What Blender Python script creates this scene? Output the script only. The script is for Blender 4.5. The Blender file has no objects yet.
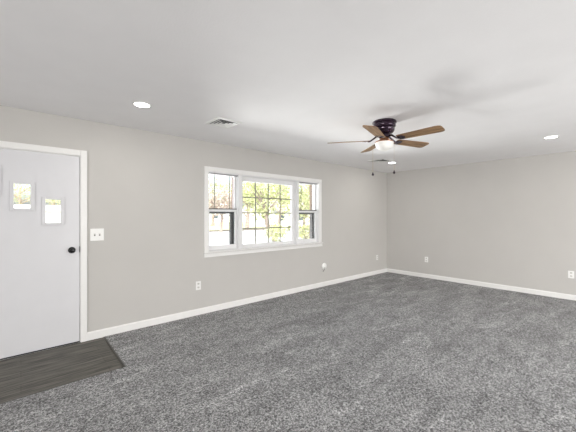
import bpy, bmesh, math, random
from mathutils import Vector, Matrix

scene = bpy.context.scene
COL = scene.collection
R = math.radians
CEIL = 2.44          # ceiling height
WY = 3.99            # inner face of the window wall
RX = 6.77            # inner face of the right wall
LX, BY = -5.2, -4.4  # the two walls behind the camera
TH = 0.22            # outer wall thickness
GZ = -0.32           # ground outside

# ------------------------------------------------------------------ camera
cam_d = bpy.data.cameras.new('camera')
cam_d.sensor_width = 36.0
cam_d.lens = 36.0 * 303.0 / 576.0
cam_d.clip_start = 0.05
cam_d.clip_end = 3000
cam = bpy.data.objects.new('camera', cam_d)
COL.objects.link(cam)
cam.location = (0, 0, 1.38)
cam.rotation_euler = (R(90), 0, R(48.6 - 90))
scene.camera = cam

# ------------------------------------------------------------------ view
scene.view_settings.view_transform = 'Standard'
scene.view_settings.look = 'None'
scene.view_settings.gamma = 1.0
scene.view_settings.exposure = 0.17
scene.view_settings.use_curve_mapping = False

# ------------------------------------------------------------------ sky
world = bpy.data.worlds.new('world')
scene.world = world
world.use_nodes = True
wn = world.node_tree.nodes
wl = world.node_tree.links
wn.clear()
sky = wn.new('ShaderNodeTexSky')
sky.sky_type = 'NISHITA'
sky.sun_disc = False
sky.sun_elevation = R(48)
sky.sun_rotation = R(200)
sky.air_density = 0.8
sky.dust_density = 5.0
bg = wn.new('ShaderNodeBackground')
bg.inputs['Strength'].default_value = 0.62
wo = wn.new('ShaderNodeOutputWorld')
hs = wn.new('ShaderNodeHueSaturation')
hs.inputs['Saturation'].default_value = 0.35
wl.new(sky.outputs[0], hs.inputs['Color'])
wl.new(hs.outputs[0], bg.inputs[0])
wl.new(bg.outputs[0], wo.inputs[0])


def lamp(name, kind, loc, rot, power, color=(1, 1, 1), **kw):
    d = bpy.data.lights.new(name, kind)
    d.energy = power
    d.color = color
    for k, v in kw.items():
        setattr(d, k, v)
    o = bpy.data.objects.new(name, d)
    o.location = loc
    o.rotation_euler = rot
    COL.objects.link(o)
    return o


# sun, behind the house, so the yard and the trees are front lit
lamp('sun', 'SUN', (0, 0, 12), (R(44), 0, R(-82)), 4.6, (1.0, 0.95, 0.87), angle=R(0.6))
# daylight thrown up from the sunlit drive into the big window
lamp('window_daylight', 'AREA', (3.155, WY + 3.7, 0.52), (R(-99), 0, 0), 390.0, (1.0, 0.985, 0.965),
     shape='RECTANGLE', size=2.0, size_y=0.60)
# unseen fill lamp, added at an invented opening behind the camera
lamp('back_fill', 'AREA', (3.4, BY + 0.03, 1.10), (R(90 + 4), 0, R(-4)), 180.0, (1.0, 0.985, 0.965),
     shape='RECTANGLE', size=3.4, size_y=2.0)

# second added fill lamp, unseen, in front of the solid rear wall
lamp('rear_fill', 'AREA', (LX + 0.03, -0.6, 1.15), (R(90 + 9), 0, R(-90)), 270.0, (1.0, 0.985, 0.965),
     shape='RECTANGLE', size=3.4, size_y=2.0, spread=R(140))

# ------------------------------------------------------------------ materials


def new_mat(name):
    m = bpy.data.materials.new(name)
    m.use_nodes = True
    nt = m.node_tree
    return m, nt, nt.nodes['Principled BSDF']


def simple(name, col, rough=0.5, metal=0.0, var=0.04, scale=30.0, bump=0.0, bscale=200.0, coat=0.0):
    m, nt, p = new_mat(name)
    tc = nt.nodes.new('ShaderNodeTexCoord')
    n = nt.nodes.new('ShaderNodeTexNoise')
    n.inputs['Scale'].default_value = scale
    n.inputs['Detail'].default_value = 3
    nt.links.new(tc.outputs['Object'], n.inputs['Vector'])
    r = nt.nodes.new('ShaderNodeValToRGB')
    a = [max(0, c * (1 - var)) for c in col]
    b = [min(1, c * (1 + var)) for c in col]
    r.color_ramp.elements[0].position = 0.3
    r.color_ramp.elements[1].position = 0.7
    r.color_ramp.elements[0].color = (*a, 1)
    r.color_ramp.elements[1].color = (*b, 1)
    nt.links.new(n.outputs['Fac'], r.inputs['Fac'])
    nt.links.new(r.outputs['Color'], p.inputs['Base Color'])
    p.inputs['Roughness'].default_value = rough
    p.inputs['Metallic'].default_value = metal
    p.inputs['Coat Weight'].default_value = coat
    if bump:
        bn = nt.nodes.new('ShaderNodeTexNoise')
        bn.inputs['Scale'].default_value = bscale
        bn.inputs['Detail'].default_value = 2
        nt.links.new(tc.outputs['Object'], bn.inputs['Vector'])
        b_ = nt.nodes.new('ShaderNodeBump')
        b_.inputs['Strength'].default_value = bump
        b_.inputs['Distance'].default_value = 0.002
        nt.links.new(bn.outputs['Fac'], b_.inputs['Height'])
        nt.links.new(b_.outputs['Normal'], p.inputs['Normal'])
    return m


def emit(name, col, strength):
    m, nt, p = new_mat(name)
    p.inputs['Base Color'].default_value = (0.9, 0.9, 0.88, 1)
    p.inputs['Emission Color'].default_value = (*col, 1)
    p.inputs['Emission Strength'].default_value = strength
    return m


def glass_mat():
    m = bpy.data.materials.new('window_glass')
    m.use_nodes = True
    nt = m.node_tree
    nt.nodes.clear()
    o = nt.nodes.new('ShaderNodeOutputMaterial')
    t = nt.nodes.new('ShaderNodeBsdfTransparent')
    t.inputs[0].default_value = (0.97, 0.985, 0.98, 1)
    g = nt.nodes.new('ShaderNodeBsdfGlossy')
    g.inputs['Roughness'].default_value = 0.02
    f = nt.nodes.new('ShaderNodeFresnel')
    f.inputs[0].default_value = 1.35
    mx = nt.nodes.new('ShaderNodeMixShader')
    nt.links.new(f.outputs[0], mx.inputs[0])
    nt.links.new(t.outputs[0], mx.inputs[1])
    nt.links.new(g.outputs[0], mx.inputs[2])
    nt.links.new(mx.outputs[0], o.inputs[0])
    return m


def carpet_mat():
    m, nt, p = new_mat('grey_carpet')
    N, L = nt.nodes, nt.links
    tc = N.new('ShaderNodeTexCoord')
    # tufts
    n1 = N.new('ShaderNodeTexNoise')
    n1.inputs['Scale'].default_value = 88
    n1.inputs['Detail'].default_value = 6
    n1.inputs['Roughness'].default_value = 0.85
    L.new(tc.outputs['Object'], n1.inputs['Vector'])
    r1 = N.new('ShaderNodeValToRGB')
    e = r1.color_ramp.elements
    e[0].position, e[0].color = 0.40, (0.055, 0.055, 0.055, 1)
    e[1].position, e[1].color = 0.61, (0.80, 0.80, 0.805, 1)
    mid = e.new(0.5)
    mid.color = (0.275, 0.275, 0.277, 1)
    L.new(n1.outputs['Fac'], r1.inputs['Fac'])
    # nap brushed one way or the other by a vacuum cleaner
    mp = N.new('ShaderNodeMapping')
    mp.inputs['Rotation'].default_value = (0, 0, R(-28))
    mp.inputs['Scale'].default_value = (0.75, 1.7, 1)
    L.new(tc.outputs['Object'], mp.inputs['Vector'])
    n2 = N.new('ShaderNodeTexNoise')
    n2.inputs['Scale'].default_value = 2.1
    n2.inputs['Detail'].default_value = 9
    n2.inputs['Roughness'].default_value = 0.72
    n2.inputs['Distortion'].default_value = 0.6
    L.new(mp.outputs['Vector'], n2.inputs['Vector'])
    r2 = N.new('ShaderNodeValToRGB')
    q = r2.color_ramp.elements
    q[0].position, q[0].color = 0.36, (0.80, 0.80, 0.80, 1)
    q[1].position, q[1].color = 0.66, (1.20, 1.20, 1.20, 1)
    L.new(n2.outputs['Fac'], r2.inputs['Fac'])
    mul = N.new('ShaderNodeMix')
    mul.data_type = 'RGBA'
    mul.blend_type = 'MULTIPLY'
    mul.inputs['Factor'].default_value = 1.0
    L.new(r1.outputs['Color'], mul.inputs['A'])
    L.new(r2.outputs['Color'], mul.inputs['B'])
    # thin strokes where the cleaner's head turned the nap
    mp3 = N.new('ShaderNodeMapping')
    mp3.inputs['Rotation'].default_value = (0, 0, R(22))
    mp3.inputs['Scale'].default_value = (1.1, 5.5, 1)
    L.new(tc.outputs['Object'], mp3.inputs['Vector'])
    n3 = N.new('ShaderNodeTexNoise')
    n3.inputs['Scale'].default_value = 1.6
    n3.inputs['Detail'].default_value = 7
    n3.inputs['Roughness'].default_value = 0.6
    n3.inputs['Distortion'].default_value = 0.9
    L.new(mp3.outputs['Vector'], n3.inputs['Vector'])
    r3 = N.new('ShaderNodeValToRGB')
    u = r3.color_ramp.elements
    u[0].position, u[0].color = 0.34, (0.80, 0.80, 0.80, 1)
    u[1].position, u[1].color = 0.70, (1.45, 1.45, 1.45, 1)
    for pos, c in ((0.40, 0.97), (0.58, 1.0)):
        k = u.new(pos)
        k.color = (c, c, c, 1)
    L.new(n3.outputs['Fac'], r3.inputs['Fac'])
    mul2 = N.new('ShaderNodeMix')
    mul2.data_type = 'RGBA'
    mul2.blend_type = 'MULTIPLY'
    mul2.inputs['Factor'].default_value = 1.0
    L.new(mul.outputs['Result'], mul2.inputs['A'])
    L.new(r3.outputs['Color'], mul2.inputs['B'])
    L.new(mul2.outputs['Result'], p.inputs['Base Color'])
    p.inputs['Roughness'].default_value = 1.0
    p.inputs['Specular IOR Level'].default_value = 0.1
    b = N.new('ShaderNodeBump')
    b.inputs['Strength'].default_value = 0.6
    b.inputs['Distance'].default_value = 0.012
    L.new(n1.outputs['Fac'], b.inputs['Height'])
    L.new(b.outputs['Normal'], p.inputs['Normal'])
    return m


def plank_mat():
    m, nt, p = new_mat('grey_vinyl_plank')
    N, L = nt.nodes, nt.links
    tc = N.new('ShaderNodeTexCoord')
    br = N.new('ShaderNodeTexBrick')
    br.inputs['Scale'].default_value = 1.0
    br.inputs['Brick Width'].default_value = 1.2
    br.inputs['Row Height'].default_value = 0.15
    br.inputs['Mortar Size'].default_value = 0.0022
    br.inputs['Color1'].default_value = (0.130, 0.128, 0.113, 1)
    br.inputs['Color2'].default_value = (0.104, 0.102, 0.090, 1)
    br.inputs['Mortar'].default_value = (0.085, 0.080, 0.072, 1)
    L.new(tc.outputs['Object'], br.inputs['Vector'])
    mp = N.new('ShaderNodeMapping')
    mp.inputs['Scale'].default_value = (1.6, 26, 1)
    L.new(tc.outputs['Object'], mp.inputs['Vector'])
    n = N.new('ShaderNodeTexNoise')
    n.inputs['Scale'].default_value = 1.7
    n.inputs['Detail'].default_value = 6
    n.inputs['Roughness'].default_value = 0.65
    L.new(mp.outputs['Vector'], n.inputs['Vector'])
    r = N.new('ShaderNodeValToRGB')
    r.color_ramp.elements[0].position = 0.38
    r.color_ramp.elements[0].color = (0.45, 0.45, 0.45, 1)
    r.color_ramp.elements[1].position = 0.63
    r.color_ramp.elements[1].color = (1.6, 1.53, 1.48, 1)
    L.new(n.outputs['Fac'], r.inputs['Fac'])
    mul = N.new('ShaderNodeMix')
    mul.data_type = 'RGBA'
    mul.blend_type = 'MULTIPLY'
    mul.inputs['Factor'].default_value = 1.0
    L.new(br.outputs['Color'], mul.inputs['A'])
    L.new(r.outputs['Color'], mul.inputs['B'])
    L.new(mul.outputs['Result'], p.inputs['Base Color'])
    p.inputs['Roughness'].default_value = 0.55
    p.inputs['Specular IOR Level'].default_value = 0.3
    return m


def blade_mat():
    m, nt, p = new_mat('weathered_oak')
    N, L = nt.nodes, nt.links
    tc = N.new('ShaderNodeTexCoord')
    mp = N.new('ShaderNodeMapping')
    mp.inputs['Scale'].default_value = (2.5, 38, 6)
    L.new(tc.outputs['Object'], mp.inputs['Vector'])
    n = N.new('ShaderNodeTexNoise')
    n.inputs['Scale'].default_value = 1.6
    n.inputs['Detail'].default_value = 5
    L.new(mp.outputs['Vector'], n.inputs['Vector'])
    r = N.new('ShaderNodeValToRGB')
    r.color_ramp.elements[0].position = 0.3
    r.color_ramp.elements[0].color = (0.125, 0.062, 0.028, 1)
    r.color_ramp.elements[1].position = 0.72
    r.color_ramp.elements[1].color = (0.42, 0.26, 0.13, 1)
    L.new(n.outputs['Fac'], r.inputs['Fac'])
    L.new(r.outputs['Color'], p.inputs['Base Color'])
    p.inputs['Roughness'].default_value = 0.5
    return m


def brick_mat():
    m, nt, p = new_mat('pink_brick')
    N, L = nt.nodes, nt.links
    tc = N.new('ShaderNodeTexCoord')
    br = N.new('ShaderNodeTexBrick')
    br.inputs['Scale'].default_value = 1.0
    br.inputs['Brick Width'].default_value = 0.2
    br.inputs['Row Height'].default_value = 0.067
    br.inputs['Mortar Size'].default_value = 0.008
    br.inputs['Color1'].default_value = (0.42, 0.22, 0.17, 1)
    br.inputs['Color2'].default_value = (0.50, 0.28, 0.21, 1)
    br.inputs['Mortar'].default_value = (0.6, 0.55, 0.5, 1)
    L.new(tc.outputs['Object'], br.inputs['Vector'])
    L.new(br.outputs['Color'], p.inputs['Base Color'])
    p.inputs['Roughness'].default_value = 0.9
    return m


def leaf_mat(name, c1, c2):
    m, nt, p = new_mat(name)
    N, L = nt.nodes, nt.links
    g = N.new('ShaderNodeNewGeometry')
    r = N.new('ShaderNodeValToRGB')
    r.color_ramp.elements[0].color = (*c1, 1)
    r.color_ramp.elements[1].color = (*c2, 1)
    L.new(g.outputs['Random Per Island'], r.inputs['Fac'])
    L.new(r.outputs['Color'], p.inputs['Base Color'])
    p.inputs['Roughness'].default_value = 0.6
    tr = N.new('ShaderNodeBsdfTranslucent')
    L.new(r.outputs['Color'], tr.inputs['Color'])
    mx = N.new('ShaderNodeMixShader')
    mx.inputs[0].default_value = 0.45
    out = N['Material Output']
    L.new(p.outputs[0], mx.inputs[1])
    L.new(tr.outputs[0], mx.inputs[2])
    L.new(mx.outputs[0], out.inputs[0])
    return m


M = dict(
    wall=simple('warm_grey_wall_paint', (0.545, 0.531, 0.508), 0.85, var=0.012, scale=3, bump=0.25, bscale=120),
    ceiling=simple('flat_white_ceiling_paint', (0.87, 0.863, 0.868), 0.95, var=0.012, scale=4, bump=0.35, bscale=90),
    trim=simple('white_trim_paint', (0.82, 0.815, 0.80), 0.4, var=0.01),
    sash=simple('white_vinyl', (0.78, 0.78, 0.785), 0.4, var=0.01),
    door=simple('white_door_paint', (0.68, 0.68, 0.70), 0.38, var=0.012, scale=6),
    plate=simple('white_plastic', (0.86, 0.86, 0.84), 0.35, var=0.01),
    slot=simple('dark_slot', (0.03, 0.03, 0.03), 0.6),
    socket=simple('socket_plastic', (0.66, 0.65, 0.62), 0.4, var=0.01),
    black=simple('black_metal', (0.018, 0.018, 0.02), 0.25, metal=0.6),
    bronze=simple('oil_rubbed_bronze', (0.034, 0.016, 0.034), 0.22, metal=0.55, var=0.2, scale=12, coat=0.4),
    copper=simple('copper_bronze', (0.36, 0.17, 0.09), 0.32, metal=0.8, var=0.12, scale=20),
    brass=simple('worn_brass', (0.55, 0.42, 0.22), 0.35, metal=0.9, var=0.1),
    rubber=simple('dark_rubber', (0.02, 0.02, 0.02), 0.7),
    edge=simple('transition_strip_metal', (0.085, 0.082, 0.075), 0.4, metal=0.5),
    louver=simple('white_enamel', (0.80, 0.80, 0.78), 0.4, var=0.01),
    duct=simple('dark_duct', (0.07, 0.07, 0.07), 0.8),
    screen=simple('charcoal_screen_frame', (0.05, 0.05, 0.053), 0.5),
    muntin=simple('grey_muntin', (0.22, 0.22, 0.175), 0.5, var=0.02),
    pinkwhite=simple('pinkish_white_paint', (0.62, 0.55, 0.54), 0.7, var=0.02),
    headshadow=simple('head_shadow_grey', (0.34, 0.34, 0.35), 0.6, var=0.05),  # grey that paints the shadow band at the window head
    brown=simple('brown_caulked_edge', (0.24, 0.15, 0.11), 0.8),
    concrete=simple('pale_concrete', (0.60, 0.60, 0.61), 0.9, var=0.07, scale=1.2, bump=0.3, bscale=40),
    street=simple('pale_asphalt', (0.42, 0.42, 0.44), 0.9, var=0.1, scale=0.8, bump=0.4, bscale=60),
    lawn=simple('dry_lawn', (0.42, 0.42, 0.22), 0.95, var=0.25, scale=2.5, bump=0.8, bscale=30),
    curb=simple('weathered_curb', (0.17, 0.15, 0.13), 0.9, var=0.2, scale=2),
    siding=simple('white_siding', (0.72, 0.74, 0.76), 0.7, var=0.02),
    roof=simple('pale_shingle', (0.42, 0.40, 0.39), 0.9, var=0.15, scale=9),
    shade=simple('dark_window_glass', (0.10, 0.12, 0.14), 0.1),
    bark=simple('grey_brown_bark', (0.26, 0.21, 0.18), 0.9, var=0.35, scale=9, bump=0.8, bscale=30),
    glass=glass_mat(), carpet=carpet_mat(), plank=plank_mat(), blade=blade_mat(), brick=brick_mat(),
    leaf_a=leaf_mat('spring_green_leaves', (0.30, 0.33, 0.13), (0.66, 0.68, 0.42)),
    leaf_b=leaf_mat('olive_leaves', (0.27, 0.29, 0.14), (0.56, 0.57, 0.38)),
    leaf_c=leaf_mat('reddish_bud_leaves', (0.42, 0.34, 0.29), (0.62, 0.56, 0.50)),
    led=emit('led_lens', (1.0, 0.985, 0.955), 9.0),
    bowl=emit('frosted_bowl_glass', (1.0, 0.86, 0.60), 0.06),
)

# ------------------------------------------------------------------ mesh helpers


class MB:
    def __init__(self):
        self.bm = bmesh.new()

    def box(self, x0, x1, y0, y1, z0, z1, bev=0.0):
        t = bmesh.new()
        bmesh.ops.create_cube(t, size=1)
        bmesh.ops.scale(t, vec=(abs(x1 - x0), abs(y1 - y0), abs(z1 - z0)), verts=t.verts)
        bmesh.ops.translate(t, vec=((x0 + x1) / 2, (y0 + y1) / 2, (z0 + z1) / 2), verts=t.verts)
        if bev:
            bmesh.ops.bevel(t, geom=list(t.edges), offset=bev, segments=2, affect='EDGES', profile=0.7)
        return self.merge(t)

    def merge(self, t, mat=None):
        if mat is not None:
            t.transform(mat)
        me = bpy.data.meshes.new('tmp')
        t.to_mesh(me)
        t.free()
        self.bm.from_mesh(me)
        bpy.data.meshes.remove(me)
        return self

    def poly_prism(self, pts, axis, a, b, bev=0.0):
        """pts 2D outline, extruded along axis ('x': pts are (y,z); 'y': (x,z); 'z': (x,y))."""
        f = {'x': lambda p, h: (h, p[0], p[1]), 'y': lambda p, h: (p[0], h, p[1]), 'z': lambda p, h: (p[0], p[1], h)}[axis]
        t = bmesh.new()
        v0 = [t.verts.new(f(p, a)) for p in pts]
        v1 = [t.verts.new(f(p, b)) for p in pts]
        n = len(pts)
        t.faces.new(v0)
        t.faces.new(list(reversed(v1)))
        for i in range(n):
            t.faces.new((v0[i], v1[i], v1[(i + 1) % n], v0[(i + 1) % n]))
        bmesh.ops.recalc_face_normals(t, faces=t.faces)
        if bev:
            bmesh.ops.bevel(t, geom=list(t.edges), offset=bev, segments=2, affect='EDGES')
        return self.merge(t)

    def lathe(self, prof, seg=32, mat=None):
        t = bmesh.new()
        rings = []
        for r, z in prof:
            if r < 1e-5:
                rings.append([t.verts.new((0, 0, z))])
            else:
                rings.append([t.verts.new((r * math.cos(2 * math.pi * i / seg), r * math.sin(2 * math.pi * i / seg), z)) for i in range(seg)])
        for a, b in zip(rings, rings[1:]):
            for i in range(seg):
                j = (i + 1) % seg
                if len(a) == 1 and len(b) == 1:
                    continue
                if len(a) == 1:
                    t.faces.new((a[0], b[i], b[j]))
                elif len(b) == 1:
                    t.faces.new((a[i], b[0], a[j]))
                else:
                    t.faces.new((a[i], b[i], b[j], a[j]))
        bmesh.ops.recalc_face_normals(t, faces=t.faces)
        return self.merge(t, mat)

    def tube(self, pts, rad, seg=8):
        """rad: one radius or one per point."""
        pts = [Vector(p) for p in pts]
        rs = rad if isinstance(rad, (list, tuple)) else [rad] * len(pts)
        t = bmesh.new()
        rings = []
        for i, p in enumerate(pts):
            d = (pts[min(i + 1, len(pts) - 1)] - pts[max(i - 1, 0)]).normalized()
            u = d.cross(Vector((0, 0, 1)))
            if u.length < 1e-3:
                u = Vector((1, 0, 0))
            u.normalize()
            w = d.cross(u)
            rings.append([t.verts.new(p + rs[i] * (math.cos(2 * math.pi * k / seg) * u + math.sin(2 * math.pi * k / seg) * w)) for k in range(seg)])
        for a, b in zip(rings, rings[1:]):
            for k in range(seg):
                t.faces.new((a[k], a[(k + 1) % seg], b[(k + 1) % seg], b[k]))
        t.faces.new(rings[0])
        t.faces.new(rings[-1])
        bmesh.ops.recalc_face_normals(t, faces=t.faces)
        return self.merge(t)

    def build(self, name, mat, parent=None, smooth=False, loc=None):
        me = bpy.data.meshes.new(name)
        self.bm.to_mesh(me)
        self.bm.free()
        me.materials.append(mat)
        if smooth:
            for p in me.polygons:
                p.use_smooth = True
            try:
                me.set_sharp_from_angle(angle=R(38))
            except Exception:
                pass
        o = bpy.data.objects.new(name, me)
        COL.objects.link(o)
        if parent:
            o.parent = parent
        if loc:
            o.location = loc
        return o


def empty(name, loc=(0, 0, 0), rz=0.0, parent=None):
    o = bpy.data.objects.new(name, None)
    o.empty_display_size = 0.1
    o.location = loc
    o.rotation_euler = (0, 0, rz)
    COL.objects.link(o)
    if parent:
        o.parent = parent
    return o


def tag(o, label, cat, group=None):
    o['label'] = label
    o['category'] = cat
    if group:
        o['group'] = group
    return o


def struct(o):
    o['kind'] = 'structure'
    return o


def copy_tree(o, parent=None):
    c = o.copy()
    COL.objects.link(c)
    if parent:
        c.parent = parent
    for ch in list(o.children):
        copy_tree(ch, c)
    return c


def ring(x0, x1, z0, z1, w, y0, y1, bev=0.0, wt=None, wb=None):
    """rectangular frame in the XZ plane as one mesh builder."""
    wt = w if wt is None else wt
    wb = w if wb is None else wb
    m = MB()
    m.box(x0, x0 + w, y0, y1, z0, z1, bev)
    m.box(x1 - w, x1, y0, y1, z0, z1, bev)
    m.box(x0 + w, x1 - w, y0, y1, z1 - wt, z1, bev)
    m.box(x0 + w, x1 - w, y0, y1, z0, z0 + wb, bev)
    return m


def wall_mesh(x0, x1, z0, z1, y0, y1, holes):
    """wall in the XZ plane with rectangular holes, reveals included."""
    xs = sorted({x0, x1, *[h[0] for h in holes], *[h[1] for h in holes]})
    zs = sorted({z0, z1, *[h[2] for h in holes], *[h[3] for h in holes]})
    xs = [x for x in xs if x0 <= x <= x1]
    zs = [z for z in zs if z0 <= z <= z1]

    def solid(i, j):
        if not (0 <= i < len(xs) - 1 and 0 <= j < len(zs) - 1):
            return False
        cx, cz = (xs[i] + xs[i + 1]) / 2, (zs[j] + zs[j + 1]) / 2
        return not any(h[0] < cx < h[1] and h[2] < cz < h[3] for h in holes)
    m = MB()
    bm = m.bm
    vs = {}

    def V(i, j, y):
        k = (i, j, y)
        if k not in vs:
            vs[k] = bm.verts.new((xs[i], y, zs[j]))
        return vs[k]
    for i in range(len(xs) - 1):
        for j in range(len(zs) - 1):
            if not solid(i, j):
                continue
            bm.faces.new((V(i, j, y0), V(i + 1, j, y0), V(i + 1, j + 1, y0), V(i, j + 1, y0)))
            bm.faces.new((V(i, j, y1), V(i, j + 1, y1), V(i + 1, j + 1, y1), V(i + 1, j, y1)))
            for (di, dj, a, b) in ((-1, 0, (i, j), (i, j + 1)), (1, 0, (i + 1, j + 1), (i + 1, j)),
                                   (0, -1, (i + 1, j), (i, j)), (0, 1, (i, j + 1), (i + 1, j + 1))):
                if not solid(i + di, j + dj):
                    bm.faces.new((V(*a, y0), V(*b, y0), V(*b, y1), V(*a, y1)))
    bmesh.ops.recalc_face_normals(bm, faces=bm.faces)
    return m


# ------------------------------------------------------------------ room shell
WX0, WX1, WZ0, WZ1 = 2.000, 4.312, 0.872, 2.022      # window opening
DX0, DX1, DZ1 = -0.432, 0.488, 2.038                 # front door opening
struct(wall_mesh(LX - TH, RX + TH, -0.03, CEIL, WY, WY + 0.12, [(WX0, WX1, WZ0, WZ1), (DX0, DX1, -0.03, DZ1)]).build('wall_left', M['wall']))
struct(wall_mesh(LX - TH, RX + TH, GZ, CEIL + 0.15, WY + 0.12, WY + TH, [(WX0 - 0.01, WX1 + 0.01, WZ0 - 0.02, WZ1 + 0.01), (DX0 - 0.01, DX1 + 0.01, GZ, DZ1 + 0.01)]).build('wall_left_exterior', M['brick']))
struct(MB().box(RX, RX + TH, BY - TH, WY, -0.03, CEIL).build('wall_right', M['wall']))
struct(MB().box(LX - TH, LX, BY - TH, WY, -0.03, CEIL).build('wall_rear', M['wall']))
struct(wall_mesh(LX, RX, -0.03, CEIL, BY - TH, BY, [(1.6, 5.2, -0.03, 2.1)]).build('wall_back', M['wall']))
struct(MB().box(LX - TH, RX + TH, BY - TH, WY + 0.12, CEIL, CEIL + 0.15).build('ceiling', M['ceiling']))

# floor: carpet with a plank entry in front of the door
VX0, VX1, VY0 = -0.66, 0.716, 3.056
fl = MB()
fl.box(LX, VX0, VY0, WY, -0.03, 0.006)
fl.box(VX1, RX, VY0, WY, -0.03, 0.006)
fl.box(LX, RX, BY - TH, VY0, -0.03, 0.006)
struct(fl.build('floor', M['carpet']))
struct(MB().box(VX0, VX1, VY0, WY, -0.03, 0.0).build('floor_entry', M['plank']))
tr = MB()
tr.box(VX1 - 0.012, VX1 + 0.004, VY0, WY - 0.02, 0.0, 0.007, 0.002)
struct(tr.build('trim_1', M['edge']))
tr = MB()
tr.box(VX0, VX1 + 0.004, VY0 - 0.006, VY0 + 0.005, 0.0, 0.0065, 0.002)
struct(tr.build('trim_2', M['edge']))

# baseboards: small profile with an eased top
BH, BT = 0.092, 0.014


def base_profile(s):
    return [(0, 0), (-s * BT, 0), (-s * BT, BH - 0.014), (-s * BT * 0.55, BH - 0.004), (-s * BT * 0.45, BH), (0, BH)]


CW = 0.060                                          # casing width
struct(MB().poly_prism([(WY + p[0], p[1]) for p in base_profile(1)], 'x', DX1 + CW - 0.002, RX).build('baseboard_left', M['trim']))
struct(MB().poly_prism([(WY + p[0], p[1]) for p in base_profile(1)], 'x', LX, DX0 - CW).build('baseboard_left', M['trim']))
struct(MB().poly_prism([(RX + p[0], p[1]) for p in base_profile(1)], 'y', BY, WY - BT).build('baseboard_right', M['trim']))

# ------------------------------------------------------------------ window unit
W = struct(empty('window_1', ((WX0 + WX1) / 2, WY, WZ0)))
wo_ = Vector(W.location)


def wbuild(m, name, mat, parent):
    """build in world coordinates, then hang under the window."""
    for v in m.bm.verts:
        v.co -= wo_
    return m.build(name, mat, parent)


c = MB()
CT = 0.018
c.box(WX0 - 0.062, WX0 + 0.002, WY - CT, WY, WZ0 - 0.004, WZ1 + 0.063, 0.003)
c.box(WX1 - 0.002, WX1 + 0.064, WY - CT, WY, WZ0 - 0.004, WZ1 + 0.063, 0.003)
c.box(WX0 + 0.002, WX1 - 0.002, WY - CT, WY, WZ1 - 0.002, WZ1 + 0.063, 0.003)
wbuild(c, 'casing', M['trim'], W)
wbuild(MB().box(WX0 - 0.070, WX1 + 0.085, WY - 0.034, WY + 0.02, WZ0 - 0.018, WZ0 - 0.002, 0.004), 'stool', M['trim'], W)
wbuild(MB().box(WX0 - 0.064, WX1 + 0.080, WY - 0.020, WY, WZ0 - 0.078, WZ0 - 0.025, 0.003), 'apron', M['trim'], W)
# outer frame lining the opening
wbuild(ring(WX0, WX1, WZ0 - 0.004, WZ1, 0.010, WY + 0.0, WY + 0.175, 0, 0.016, 0.012), 'frame', M['sash'], W)
wbuild(ring(WX0 - 0.008, WX1 + 0.008, WZ0 - 0.018, WZ1 + 0.008, 0.030, WY + 0.175, WY + TH + 0.012, 0, 0.03, 0.03), 'brickmould', M['brown'], W)
P0, P1 = 2.555, 3.720                               # picture window between the two posts
for a, b in ((2.507, P0), (P1, 3.772)):
    mu = wbuild(MB().box(a, b, WY - 0.012, WY + 0.098, WZ0 + 0.008, WZ1 - 0.016, 0.003), 'mullion', M['sash'], W)
    if a < 3:
        wbuild(MB().box(a, a + 0.022, WY + 0.098, WY + 0.185, WZ0 + 0.008, WZ1 - 0.016), 'exterior_post', M['pinkwhite'], mu)
        wbuild(MB().box(a - 0.003, a + 0.025, WY + 0.185, WY + 0.205, WZ0 + 0.008, WZ1 - 0.016), 'exterior_edge', M['brown'], mu)
# picture sash with a four by four grid
PY0, PY1 = WY + 0.050, WY + 0.098
PZ0, PZ1 = WZ0 + 0.008, WZ1 - 0.016
ps = wbuild(ring(P0, P1, PZ0, PZ1, 0.058, PY0, PY1, 0.004, 0.078, 0.052), 'picture_sash', M['sash'], W)
gx0, gx1, gz0, gz1 = P0 + 0.058, P1 - 0.058, PZ0 + 0.052, PZ1 - 0.078
wbuild(MB().box(gx0 - 0.004, gx1 + 0.004, PY0 + 0.034, PY0 + 0.038, gz0 - 0.004, gz1 + 0.004), 'pane', M['glass'], ps)
for i in range(1, 4):
    x = gx0 + (gx1 - gx0) * i / 4
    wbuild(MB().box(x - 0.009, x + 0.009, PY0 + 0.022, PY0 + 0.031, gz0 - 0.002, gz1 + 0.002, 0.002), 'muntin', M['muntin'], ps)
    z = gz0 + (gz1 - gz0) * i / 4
    wbuild(MB().box(gx0 - 0.002, gx1 + 0.002, PY0 + 0.022, PY0 + 0.0305, z - 0.009, z + 0.009, 0.002), 'muntin', M['muntin'], ps)
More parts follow.
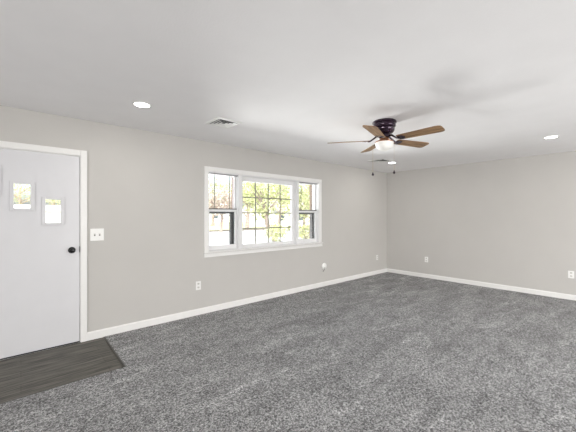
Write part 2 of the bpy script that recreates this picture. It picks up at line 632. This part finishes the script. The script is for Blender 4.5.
# double hung units either side
for ux0, ux1 in ((WX0 + 0.010, 2.507), (3.772, WX1 - 0.010)):
    uz0, uz1 = WZ0 + 0.008, WZ1 - 0.016
    MR = 1.468
    # upper sash; the shadow at its head is painted by a grey strip
    up = wbuild(ring(ux0 + 0.001, ux1 - 0.001, MR - 0.016, uz1, 0.012, WY + 0.085, WY + 0.112, 0.002, 0.022, 0.028), 'upper_sash', M['sash'], W)
    a0, a1, b0, b1 = ux0 + 0.013, ux1 - 0.013, MR + 0.012, uz1 - 0.022
    wbuild(MB().box(a0 - 0.003, a1 + 0.003, WY + 0.097, WY + 0.101, b0 - 0.003, b1 + 0.003), 'pane', M['glass'], up)
    for q in (0.27, 0.80):
        x = a0 + (a1 - a0) * q
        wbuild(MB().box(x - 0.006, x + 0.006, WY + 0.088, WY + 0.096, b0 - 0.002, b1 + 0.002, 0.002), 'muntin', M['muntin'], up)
    lo = wbuild(ring(ux0 + 0.001, ux1 - 0.001, uz0, MR + 0.020, 0.034, WY + 0.050, WY + 0.080, 0.003, 0.044, 0.068), 'lower_sash', M['sash'], W)
    wbuild(MB().box(ux0 + 0.031, ux1 - 0.031, WY + 0.063, WY + 0.067, uz0 + 0.064, MR - 0.021), 'pane', M['glass'], lo)
    xm = (ux0 + ux1) / 2
    wbuild(MB().box(xm - 0.028, xm + 0.028, WY + 0.053, WY + 0.078, MR + 0.020, MR + 0.030, 0.003), 'sash_lock', M['sash'], lo)
    wbuild(MB().box(ux0 + 0.006, ux1 - 0.006, WY + 0.046, WY + 0.0815, MR + 0.0110, MR + 0.0245, 0.001), 'rail_dark_strip', M['screen'], lo)  # dark strip along the top rail of the lower sash
    wbuild(ring(ux0 + 0.002, ux1 - 0.002, uz0, MR - 0.02, 0.063, WY + 0.114, WY + 0.170, 0, 0.034, 0.012), 'screen_frame', M['screen'], W)
    # head stop, coloured grey to paint the shadow line under the casing
    wbuild(MB().box(ux0 + 0.002, ux1 - 0.002, WY + 0.02, WY + 0.084, uz1 - 0.020, uz1, 0.002), 'head_shadow_stop', M['headshadow'], W)

# ------------------------------------------------------------------ front door
D = struct(empty('door_1', ((DX0 + DX1) / 2, WY, 0)))
do_ = Vector(D.location)


def dbuild(m, name, mat, parent, smooth=False):
    for v in m.bm.verts:
        v.co -= do_
    return m.build(name, mat, parent, smooth)


c = MB()
c.box(DX0 - CW, DX0, WY - CT, WY, 0, DZ1 + CW, 0.004)
c.box(DX1, DX1 + CW, WY - CT, WY, 0, DZ1 + CW, 0.004)
c.box(DX0, DX1, WY - CT, WY, DZ1, DZ1 + CW, 0.004)
dbuild(c, 'casing', M['trim'], D)
dbuild(ring(DX0, DX1, -0.02, DZ1, 0.004, WY, WY + 0.12, 0, 0.006, 0.001), 'jamb', M['trim'], D)
SX0, SX1, SZ0, SZ1 = DX0 + 0.006, DX1 - 0.0075, 0.014, DZ1 - 0.012
SY0, SY1 = WY + 0.004, WY + 0.048
lites = [(-0.328, -0.142, 1.573, 1.865), (-0.083, 0.103, 1.430, 1.722), (0.160, 0.346, 1.285, 1.577)]
fr = 0.03
slab = wall_mesh(SX0, SX1, SZ0, SZ1, SY0, SY1, [(a + 0.02, b - 0.02, z0 + 0.02, z1 - 0.02) for a, b, z0, z1 in lites])
slab = dbuild(slab, 'slab', M['door'], D)
for a, b, z0, z1 in lites:
    lf = dbuild(ring(a, b, z0, z1, 0.031, SY0 - 0.014, SY0 + 0.002, 0.005, 0.027, 0.027), 'lite_frame', M['door'], slab)
    dbuild(MB().box(a + 0.021, b - 0.021, SY0 + 0.018, SY0 + 0.024, z0 + 0.021, z1 - 0.021), 'pane', M['glass'], slab)
kx, kz = 0.412, 1.012
rot = Matrix.Translation((kx, SY0, kz)) @ Matrix.Rotation(R(90), 4, 'X')
kb = dbuild(MB().lathe([(0, 0), (0.034, 0), (0.034, 0.006), (0.028, 0.011), (0.013, 0.012), (0.012, 0.032), (0.020, 0.038), (0.027, 0.046), (0.028, 0.056), (0.023, 0.064), (0.012, 0.068), (0, 0.068)], 28, rot), 'knob', M['black'], slab, True)
kb['label'] = 'round black door knob'
dbuild(MB().box(DX1 - 0.0070, DX1 - 0.0035, WY - 0.002, WY + 0.03, kz - 0.030, kz + 0.036), 'strike_plate', M['black'], D)['label'] = 'black strike plate'
dbuild(MB().box(DX0 + 0.004, DX1 - 0.004, WY + 0.006, WY + 0.12, 0.0, 0.010, 0.002), 'threshold', M['rubber'], D)
dbuild(MB().box(SX0 + 0.002, SX1 - 0.002, SY0 + 0.010, SY1 - 0.008, 0.009, 0.016), 'door_sweep', M['rubber'], slab)

# ------------------------------------------------------------------ ceiling fan
FX, FY = 3.065, 1.839
fan = tag(empty('ceiling_fan', (FX, FY, CEIL)), 'ceiling fan with five wooden blades, dark bronze housing and frosted bowl light', 'ceiling fan')
MB().lathe([(0, 0), (0.126, 0), (0.131, -0.008), (0.130, -0.020), (0.118, -0.028), (0.122, -0.038), (0.123, -0.056), (0.115, -0.068), (0.105, -0.076),
            (0.112, -0.088), (0.108, -0.108), (0.094, -0.128), (0.070, -0.140), (0, -0.140)], 40).build('motor_housing', M['bronze'], fan, True)
MB().lathe([(0, -0.138), (0.058, -0.140), (0.062, -0.150), (0.062, -0.176), (0.050, -0.184), (0, -0.184)], 32).build('blade_hub', M['bronze'], fan, True)
sw = MB().lathe([(0, -0.178), (0.044, -0.180), (0.050, -0.186), (0.054, -0.204), (0.074, -0.216), (0.096, -0.222), (0.100, -0.228), (0.098, -0.234), (0, -0.234)], 32).build('light_fitter', M['copper'], fan, True)
MB().lathe([(0.093, -0.230), (0.099, -0.238), (0.098, -0.258), (0.088, -0.284), (0.068, -0.306), (0.040, -0.321), (0.014, -0.327), (0, -0.328)], 36).build('glass_bowl', M['bowl'], fan, True)


def blade_mesh():
    t = bmesh.new()
    r0, r1 = 0.165, 0.634
    out = [(r0, -0.050), (r0 + 0.02, -0.056)]
    out += [(r1 - 0.05, -0.070), (r1 - 0.022, -0.066), (r1 - 0.006, -0.054), (r1, -0.034), (r1, 0.034), (r1 - 0.006, 0.054), (r1 - 0.022, 0.066), (r1 - 0.05, 0.070)]
    out += [(r0 + 0.02, 0.056), (r0, 0.050)]
    h = 0.0035
    a = [t.verts.new((x, y, -h)) for x, y in out]
    b = [t.verts.new((x, y, h)) for x, y in out]
    t.faces.new(a)
    t.faces.new(list(reversed(b)))
    n = len(out)
    for i in range(n):
        t.faces.new((a[i], b[i], b[(i + 1) % n], a[(i + 1) % n]))
    bmesh.ops.recalc_face_normals(t, faces=t.faces)
    return t


def iron_mesh():
    m = MB()
    m.tube([(0.050, 0, 0.044), (0.085, 0, 0.044), (0.125, 0, 0.014), (0.155, 0, -0.004), (0.18, 0, -0.008)], [0.012, 0.011, 0.009, 0.009, 0.008], 8)
    m.poly_prism([(0.155, -0.016), (0.185, -0.044), (0.225, -0.040), (0.240, -0.010), (0.240, 0.010), (0.225, 0.040), (0.185, 0.044), (0.155, 0.016)], 'z', -0.0085, -0.0045)
    for y in (-0.026, 0.026):
        m.lathe([(0, -0.012), (0.005, -0.011), (0.006, -0.0085), (0, -0.0085)], 8, Matrix.Translation((0.208, y, 0)))
    return m


proto = None
for k in range(5):
    ang = R(-18.0 + 72 * k)
    if proto is None:
        b = MB().merge(blade_mesh()).build('blade', M['blade'], fan)
        i_ = iron_mesh().build('blade_iron', M['bronze'], b, True)
        i_['label'] = 'dark bronze blade bracket'
        proto = b
    else:
        b = proto.copy()
        COL.objects.link(b)
        i_ = proto.children[0].copy()
        i_.parent = b
        COL.objects.link(i_)
    b.location = (0, 0, -0.208)
    b.rotation_euler = Matrix.Rotation(ang, 3, 'Z').to_4x4().__matmul__(Matrix.Rotation(R(-12), 4, 'X')).to_euler()
for (vx, zb) in ((-0.129, -0.592), (0.110, -0.570)):
    rx, ry = vx * 0.7501, vx * -0.6613
    e = Vector((rx, ry, 0)).normalized() * 0.096
    ch = MB().tube([(e.x, e.y, -0.226), (rx, ry, -0.245), (rx, ry, zb + 0.02)], 0.0012, 6).build('pull_chain', M['brass'], fan)
    MB().lathe([(0, zb + 0.024), (0.004, zb + 0.022), (0.006, zb + 0.012), (0.013, zb), (0.013, zb - 0.008), (0.007, zb - 0.016), (0, zb - 0.017)], 16, Matrix.Translation((rx, ry, 0))).build('chain_knob', M['bronze'], ch, True)

# ------------------------------------------------------------------ recessed lights
LP = [(0.864, 3.080, 'round recessed downlight in the ceiling above the front door side', 1),
      (5.336, 0.716, 'round recessed downlight in the ceiling near the right wall, far right of the fan', 1),
      (5.530, 3.150, 'round recessed downlight just below the fan bowl, beside the far vent', 1),
      (0.864, 0.716, None, 0)]
p_rl = None
for x, y, lab, seen in LP:
    if p_rl is None:
        p_rl = rl = empty('recessed_light', (x, y, CEIL))
        MB().lathe([(0.066, -0.001), (0.068, -0.006), (0.082, -0.005), (0.088, 0.0), (0.066, 0.0)], 36).build('trim_ring', M['plate'], rl, True)
        MB().lathe([(0, -0.0045), (0.067, -0.0035), (0.067, -0.0005), (0, -0.0005)], 36).build('lens', M['led'], rl, True)
    elif seen:
        rl = copy_tree(p_rl)
        rl.location = (x, y, CEIL)
    if seen:
        tag(rl, lab, 'downlight', 'recessed downlights in the ceiling')
    lamp('downlight_lamp', 'AREA', (x, y, CEIL - 0.012), (0, 0, 0), 4.5, (1.0, 0.965, 0.915), shape='DISK', size=0.13)

# ------------------------------------------------------------------ ceiling vents


def make_vent(name, loc, rz, s, label):
    v = tag(empty(name, loc, rz), label, 'air vent', 'ceiling air vents')
    h = s / 2
    MB().box(-h + 0.02, h - 0.02, -h + 0.02, h - 0.02, -0.004, -0.0015).build('backing', M['duct'], v)
    w = 0.032
    m = MB()
    for k in range(4):
        t = bmesh.new()
        o = h
        i = h - w
        q = o - 0.010
        vs = [t.verts.new(p) for p in ((-o, -o, 0), (o, -o, 0), (o, -o, -0.006), (-o, -o, -0.006), (q, -q, -0.011), (-q, -q, -0.011),
                                       (i, -i, -0.011), (-i, -i, -0.011), (i, -i, -0.003), (-i, -i, -0.003))]
        for f in ((0, 1, 2, 3), (3, 2, 4, 5), (5, 4, 6, 7), (7, 6, 8, 9)):
            t.faces.new([vs[n] for n in f])
        m.merge(t, Matrix.Rotation(R(90 * k), 4, 'Z'))
    m.build('frame', M['louver'], v)
    # four way louvres flaring outwards
    for k in range(4):
        for j, r in enumerate((0.030, 0.062, 0.094)):
            r *= s / 0.31
            t = bmesh.new()
            a, b = r - 0.008, r + 0.021
            q = [(-a, -a, -0.004), (a, -a, -0.004), (b, -b, -0.014), (-b, -b, -0.014)]
            lo_ = [t.verts.new(p) for p in q]
            hi_ = [t.verts.new((p[0], p[1] + 0.0025, p[2])) for p in q]
            t.faces.new(lo_)
            t.faces.new(list(reversed(hi_)))
            for n in range(4):
                t.faces.new((lo_[n], hi_[n], hi_[(n + 1) % 4], lo_[(n + 1) % 4]))
            MB().merge(t, Matrix.Rotation(R(90 * k), 4, 'Z')).build('louver', M['louver'], v)
    return v


make_vent('ceiling_vent', (1.73, 3.07, CEIL), 0, 0.31, 'square white ceiling vent between the door downlight and the window')
make_vent('ceiling_vent', (5.17, 3.19, CEIL), 0, 0.34, 'square white ceiling vent behind the fan, near the far corner')

# ------------------------------------------------------------------ wall plates
sp = tag(empty('light_switch', (0.645, WY, 1.170)), 'white double toggle switch plate beside the front door', 'light switch')
MB().box(-0.066, 0.066, -0.006, 0, -0.068, 0.068, 0.003).build('plate', M['plate'], sp)
for x in (-0.024, 0.024):
    tg = MB().box(x - 0.009, x + 0.009, -0.0075, -0.005, -0.014, 0.014).build('toggle_slot', M['socket'], sp)
    MB().box(x - 0.0045, x + 0.0045, -0.017, -0.006, -0.011, 0.000, 0.001).build('toggle', M['slot'], tg)


def make_outlet(loc, rz, label):
    o = tag(empty('wall_outlet', loc, rz), label, 'outlet', 'electrical outlets on the walls')
    MB().box(-0.037, 0.037, -0.006, 0, -0.060, 0.060, 0.003).build('plate', M['plate'], o)
    for z in (-0.0255, 0.0255):
        s = MB()
        pts = [(0.0165 * math.cos(2 * math.pi * i / 20), z + max(-0.0135, min(0.0135, 0.0175 * math.sin(2 * math.pi * i / 20)))) for i in range(20)]
        s.poly_prism(pts, 'y', -0.0085, -0.005)
        s = s.build('socket', M['socket'], o)
        for dx in (-0.0065, 0.0065):
            MB().box(dx - 0.0013, dx + 0.0013, -0.0092, -0.008, z - 0.002, z + 0.008).build('slot', M['slot'], s)
    return o


make_outlet((1.852, WY, 0.412), 0, 'white wall outlet low on the wall left of the window')
make_outlet((6.330, WY, 0.397), 0, 'white wall outlet on the window wall near the far corner')
make_outlet((RX, 3.020, 0.412), R(-90), 'white wall outlet on the right wall close to the far corner')
make_outlet((RX, 0.656, 0.420), R(-90), 'white wall outlet on the right wall at the right edge of the photo')

cv = tag(empty('cable_cover', (4.462, WY, 0.395)), 'round white cable cover low on the wall under the right window', 'cable cover')
rx_ = Matrix.Rotation(R(90), 4, 'X')
MB().lathe([(0, 0), (0.066, 0), (0.066, 0.006), (0.060, 0.012), (0.046, 0.022), (0.030, 0.028), (0, 0.030)], 32, rx_).build('cover_plate', M['plate'], cv, True)
pl = MB().lathe([(0.013, 0), (0.013, 0.012), (0.008, 0.014), (0, 0.014)], 14, Matrix.Translation((-0.012, -0.020, -0.022)) @ rx_).build('grommet', M['socket'], cv, True)
MB().tube([(-0.012, -0.030, -0.022), (-0.016, -0.040, -0.030), (-0.022, -0.036, -0.055), (-0.036, -0.022, -0.082), (-0.046, -0.012, -0.100)], 0.0035, 8).build('cable_stub', M['slot'], cv, True)['label'] = 'short dark cable stub'

# ------------------------------------------------------------------ outside
struct(MB().box(-500, 700, WY + TH, 15.0, GZ - 0.3, GZ).build('driveway', M['concrete']))
struct(MB().box(-500, 700, 15.0, 30.6, GZ - 0.34, GZ - 0.04).build('street', M['street']))
struct(MB().box(-500, 700, 30.6, 31.0, GZ - 0.3, GZ + 0.10).build('curb', M['curb']))
struct(MB().box(-500, 700, 31.0, 900, GZ - 0.3, GZ + 0.03).build('lawn', M['lawn']))


def crown_mesh(seed, rx, rz, n, size):
    rnd = random.Random(seed)
    bm = bmesh.new()
    cl = []
    for _ in range(26):
        while True:
            p = Vector((rnd.uniform(-1, 1), rnd.uniform(-1, 1), rnd.uniform(-1, 1)))
            if 0.25 < p.length < 1:
                break
        cl.append(Vector((p.x * rx, p.y * rx, p.z * rz)))
    for _ in range(n):
        c0 = rnd.choice(cl)
        p = c0 + Vector((rnd.gauss(0, 0.23) * rx, rnd.gauss(0, 0.23) * rx, rnd.gauss(0, 0.2) * rz))
        s = size * rnd.uniform(0.6, 1.3)
        u = Vector((rnd.gauss(0, 1), rnd.gauss(0, 1), rnd.gauss(0, 1))).normalized()
        w = u.orthogonal().normalized()
        w = (Matrix.Rotation(rnd.uniform(0, 6.28), 3, u) @ w)
        t_ = u.cross(w)
        vs = [bm.verts.new(p + w * s), bm.verts.new(p + t_ * s * 0.5 + u * s * 0.12), bm.verts.new(p - w * s), bm.verts.new(p - t_ * s * 0.5 + u * s * 0.12)]
        bm.faces.new(vs)
    return bm


def trunk(m, h, r, lean, seed, rx, rz):
    rnd = random.Random(seed)
    top = Vector((lean[0], lean[1], h))
    m.tube([(0, 0, -0.1), top * 0.25, top * 0.55 + Vector((0.1, 0, 0)), top * 0.8, top], [r * 1.25, r, r * 0.85, r * 0.6, r * 0.3], 10)
    for k in range(7):
        f = rnd.uniform(0.35, 0.85)
        a = k * 2.4 + rnd.uniform(-0.4, 0.4)
        s = top * f
        L_ = rx * rnd.uniform(0.7, 1.0)
        d = Vector((math.cos(a) * L_, math.sin(a) * L_, rz * rnd.uniform(0.4, 1.0)))
        m.tube([s, s + d * 0.35 + Vector((0, 0, 0.1)), s + d * 0.7, s + d], [r * 0.45, r * 0.35, r * 0.22, r * 0.08], 6)


def tree(x, y, h, rx, rz, r, lean, seed, leaf, label, n=1500, size=0.16):
    t = tag(empty('tree', (x, y, GZ + (0.03 if y > 31 else -0.04 if y > 15 else 0))), label, 'tree', 'trees outside the window')
    m = MB()
    trunk(m, h, r, lean, seed, rx, rz)
    m.build('trunk', M['bark'], t, True)
    MB().merge(crown_mesh(seed, rx, rz, n, size), Matrix.Translation((lean[0], lean[1], h))).build('crown', M[leaf], t)
    return t


def px(x, depth):
    """ground point in the yard on the sight line of a column of the photograph."""
    l = (x - 288) / 303 * depth
    return 0.6613 * depth + 0.7501 * l, 0.7501 * depth - 0.6613 * l


TREES = [
    (270, 26, 3.9, 2.1, 1.9, 0.20, (-0.9, 0.2), 3, 'leaf_a', 'leaning tree with thick trunk seen through the middle of the grid window'),
    (247, 37, 4.1, 2.1, 1.5, 0.22, (0.2, 0), 5, 'leaf_a', 'leafy tree seen through the left side of the grid window'),
    (262, 60, 5.9, 3.6, 2.6, 0.28, (0, 0), 8, 'leaf_b', 'olive tree behind the leaning tree, further from the window'),
    (279, 40, 4.6, 1.7, 1.4, 0.18, (0.3, 0), 11, 'leaf_a', 'green tree left of the white house, behind the leaning tree'),
    (213, 50, 6.2, 3.4, 2.4, 0.26, (0, 0), 14, 'leaf_b', 'tall olive tree seen through the left window sash'),
    (221, 33, 3.0, 1.5, 1.5, 0.15, (0.1, 0), 17, 'leaf_c', 'small reddish budding tree seen through the lower left sash'),
    (232, 68, 7.2, 3.9, 2.8, 0.28, (0, 0), 20, 'leaf_a', 'green tree at the right of the left window'),
    (304, 30, 3.2, 1.9, 1.9, 0.16, (0, 0), 23, 'leaf_a', 'bushy green tree filling the right window sash'),
    (316, 40, 4.0, 2.2, 2.2, 0.18, (0, 0), 26, 'leaf_b', 'olive tree at the far right of the right window'),
    (20, 62, 7.4, 4.0, 3.2, 0.3, (0, 0), 29, 'leaf_a', 'green tree filling the middle pane of the front door'),
    (54, 76, 7.2, 4.2, 3.2, 0.3, (0, 0), 32, 'leaf_a', 'green tree above the white house in the lowest door pane'),
]
for (cx, dep, h, rx, rz, r, lean, seed, leaf, lab) in TREES:
    x, y = px(cx, dep)
    tree(x, y, h, rx, rz, r, lean, seed, leaf, lab)

for cx, dep, s, seed, lab in ((274, 20.5, 0.95, 41, 'low green shrub below the leaning tree'), (279, 25, 0.8, 44, 'low green shrub left of the white house in the grid window'),
                              (306, 22, 0.9, 47, 'low green shrub at the bottom of the right window'), (292, 28.5, 0.8, 50, 'small green shrub behind the post right of the grid window')):
    x, y = px(cx, dep)
    sh = tag(empty('shrub', (x, y, GZ + (-0.04 if y > 15 else 0))), lab, 'shrub', 'shrubs outside the window')
    m = MB()
    for k in range(5):
        a = k * 1.26
        m.tube([(0, 0, -0.05), (math.cos(a) * 0.25 * s, math.sin(a) * 0.25 * s, 0.5 * s), (math.cos(a) * 0.5 * s, math.sin(a) * 0.5 * s, 0.95 * s)], [0.03, 0.022, 0.008], 6)
    m.build('stem', M['bark'], sh)
    MB().merge(crown_mesh(seed, 0.75 * s, 0.6 * s, 420, 0.10), Matrix.Translation((0, 0, 0.62 * s))).build('foliage', M['leaf_a'], sh)


def house(x, y, w, d, wallh, roofh, label, openings, door_at=None):
    z = GZ + 0.03
    h = tag(empty('house', (x, y, z)), label, 'house')
    m = MB()
    m.poly_prism([(0, 0), (d, 0), (d, wallh), (d / 2, wallh + roofh), (0, wallh)], 'x', -w / 2, w / 2)
    hw = m.build('wall', M['siding'], h)
    rf = MB()
    e = 0.4
    k = roofh / (d / 2)
    rf.poly_prism([(-e, wallh - e * k), (-e, wallh - e * k + 0.14), (d / 2, wallh + roofh + 0.14), (d / 2, wallh + roofh)], 'x', -w / 2 - e, w / 2 + e)
    rf.poly_prism([(d + e, wallh - e * k), (d + e, wallh - e * k + 0.14), (d / 2, wallh + roofh + 0.14), (d / 2, wallh + roofh)], 'x', -w / 2 - e, w / 2 + e)
    rf.build('roof', M['roof'], h)
    for (ox, oz, ow, oh) in openings:
        f = ring(ox - ow / 2, ox + ow / 2, oz, oz + oh, 0.08, -0.06, 0.02).build('window', M['trim'], h)
        MB().box(ox - ow / 2 + 0.07, ox + ow / 2 - 0.07, -0.02, -0.005, oz + 0.07, oz + oh - 0.07).build('pane', M['shade'], f)
    if door_at is not None:
        MB().box(door_at - 0.46, door_at + 0.46, -0.05, 0.02, 0.02, 2.05).build('door', M['trim'], h)
    return h


x, y = px(291, 46)
house(x + 1.2, y, 9.0, 7.0, 2.6, 1.5, 'white house across the street behind the trees at the right of the grid window', [(-3.0, 0.9, 1.2, 1.2), (1.0, 0.9, 1.6, 1.2)], -0.8)
house(2.8, 36.0, 9.4, 7.0, 2.15, 0.5, 'white house across the street seen through the lowest front door pane', [(-3.4, 0.9, 1.3, 1.2), (3.4, 0.9, 1.3, 1.2)], 0.6)
x, y = px(228, 82)
house(x, y, 12.0, 8.0, 2.9, 1.7, 'white house far off between the tree trunks in the left window', [(-3.6, 0.9, 1.4, 1.3), (3.4, 0.9, 1.4, 1.3)], 0.2)
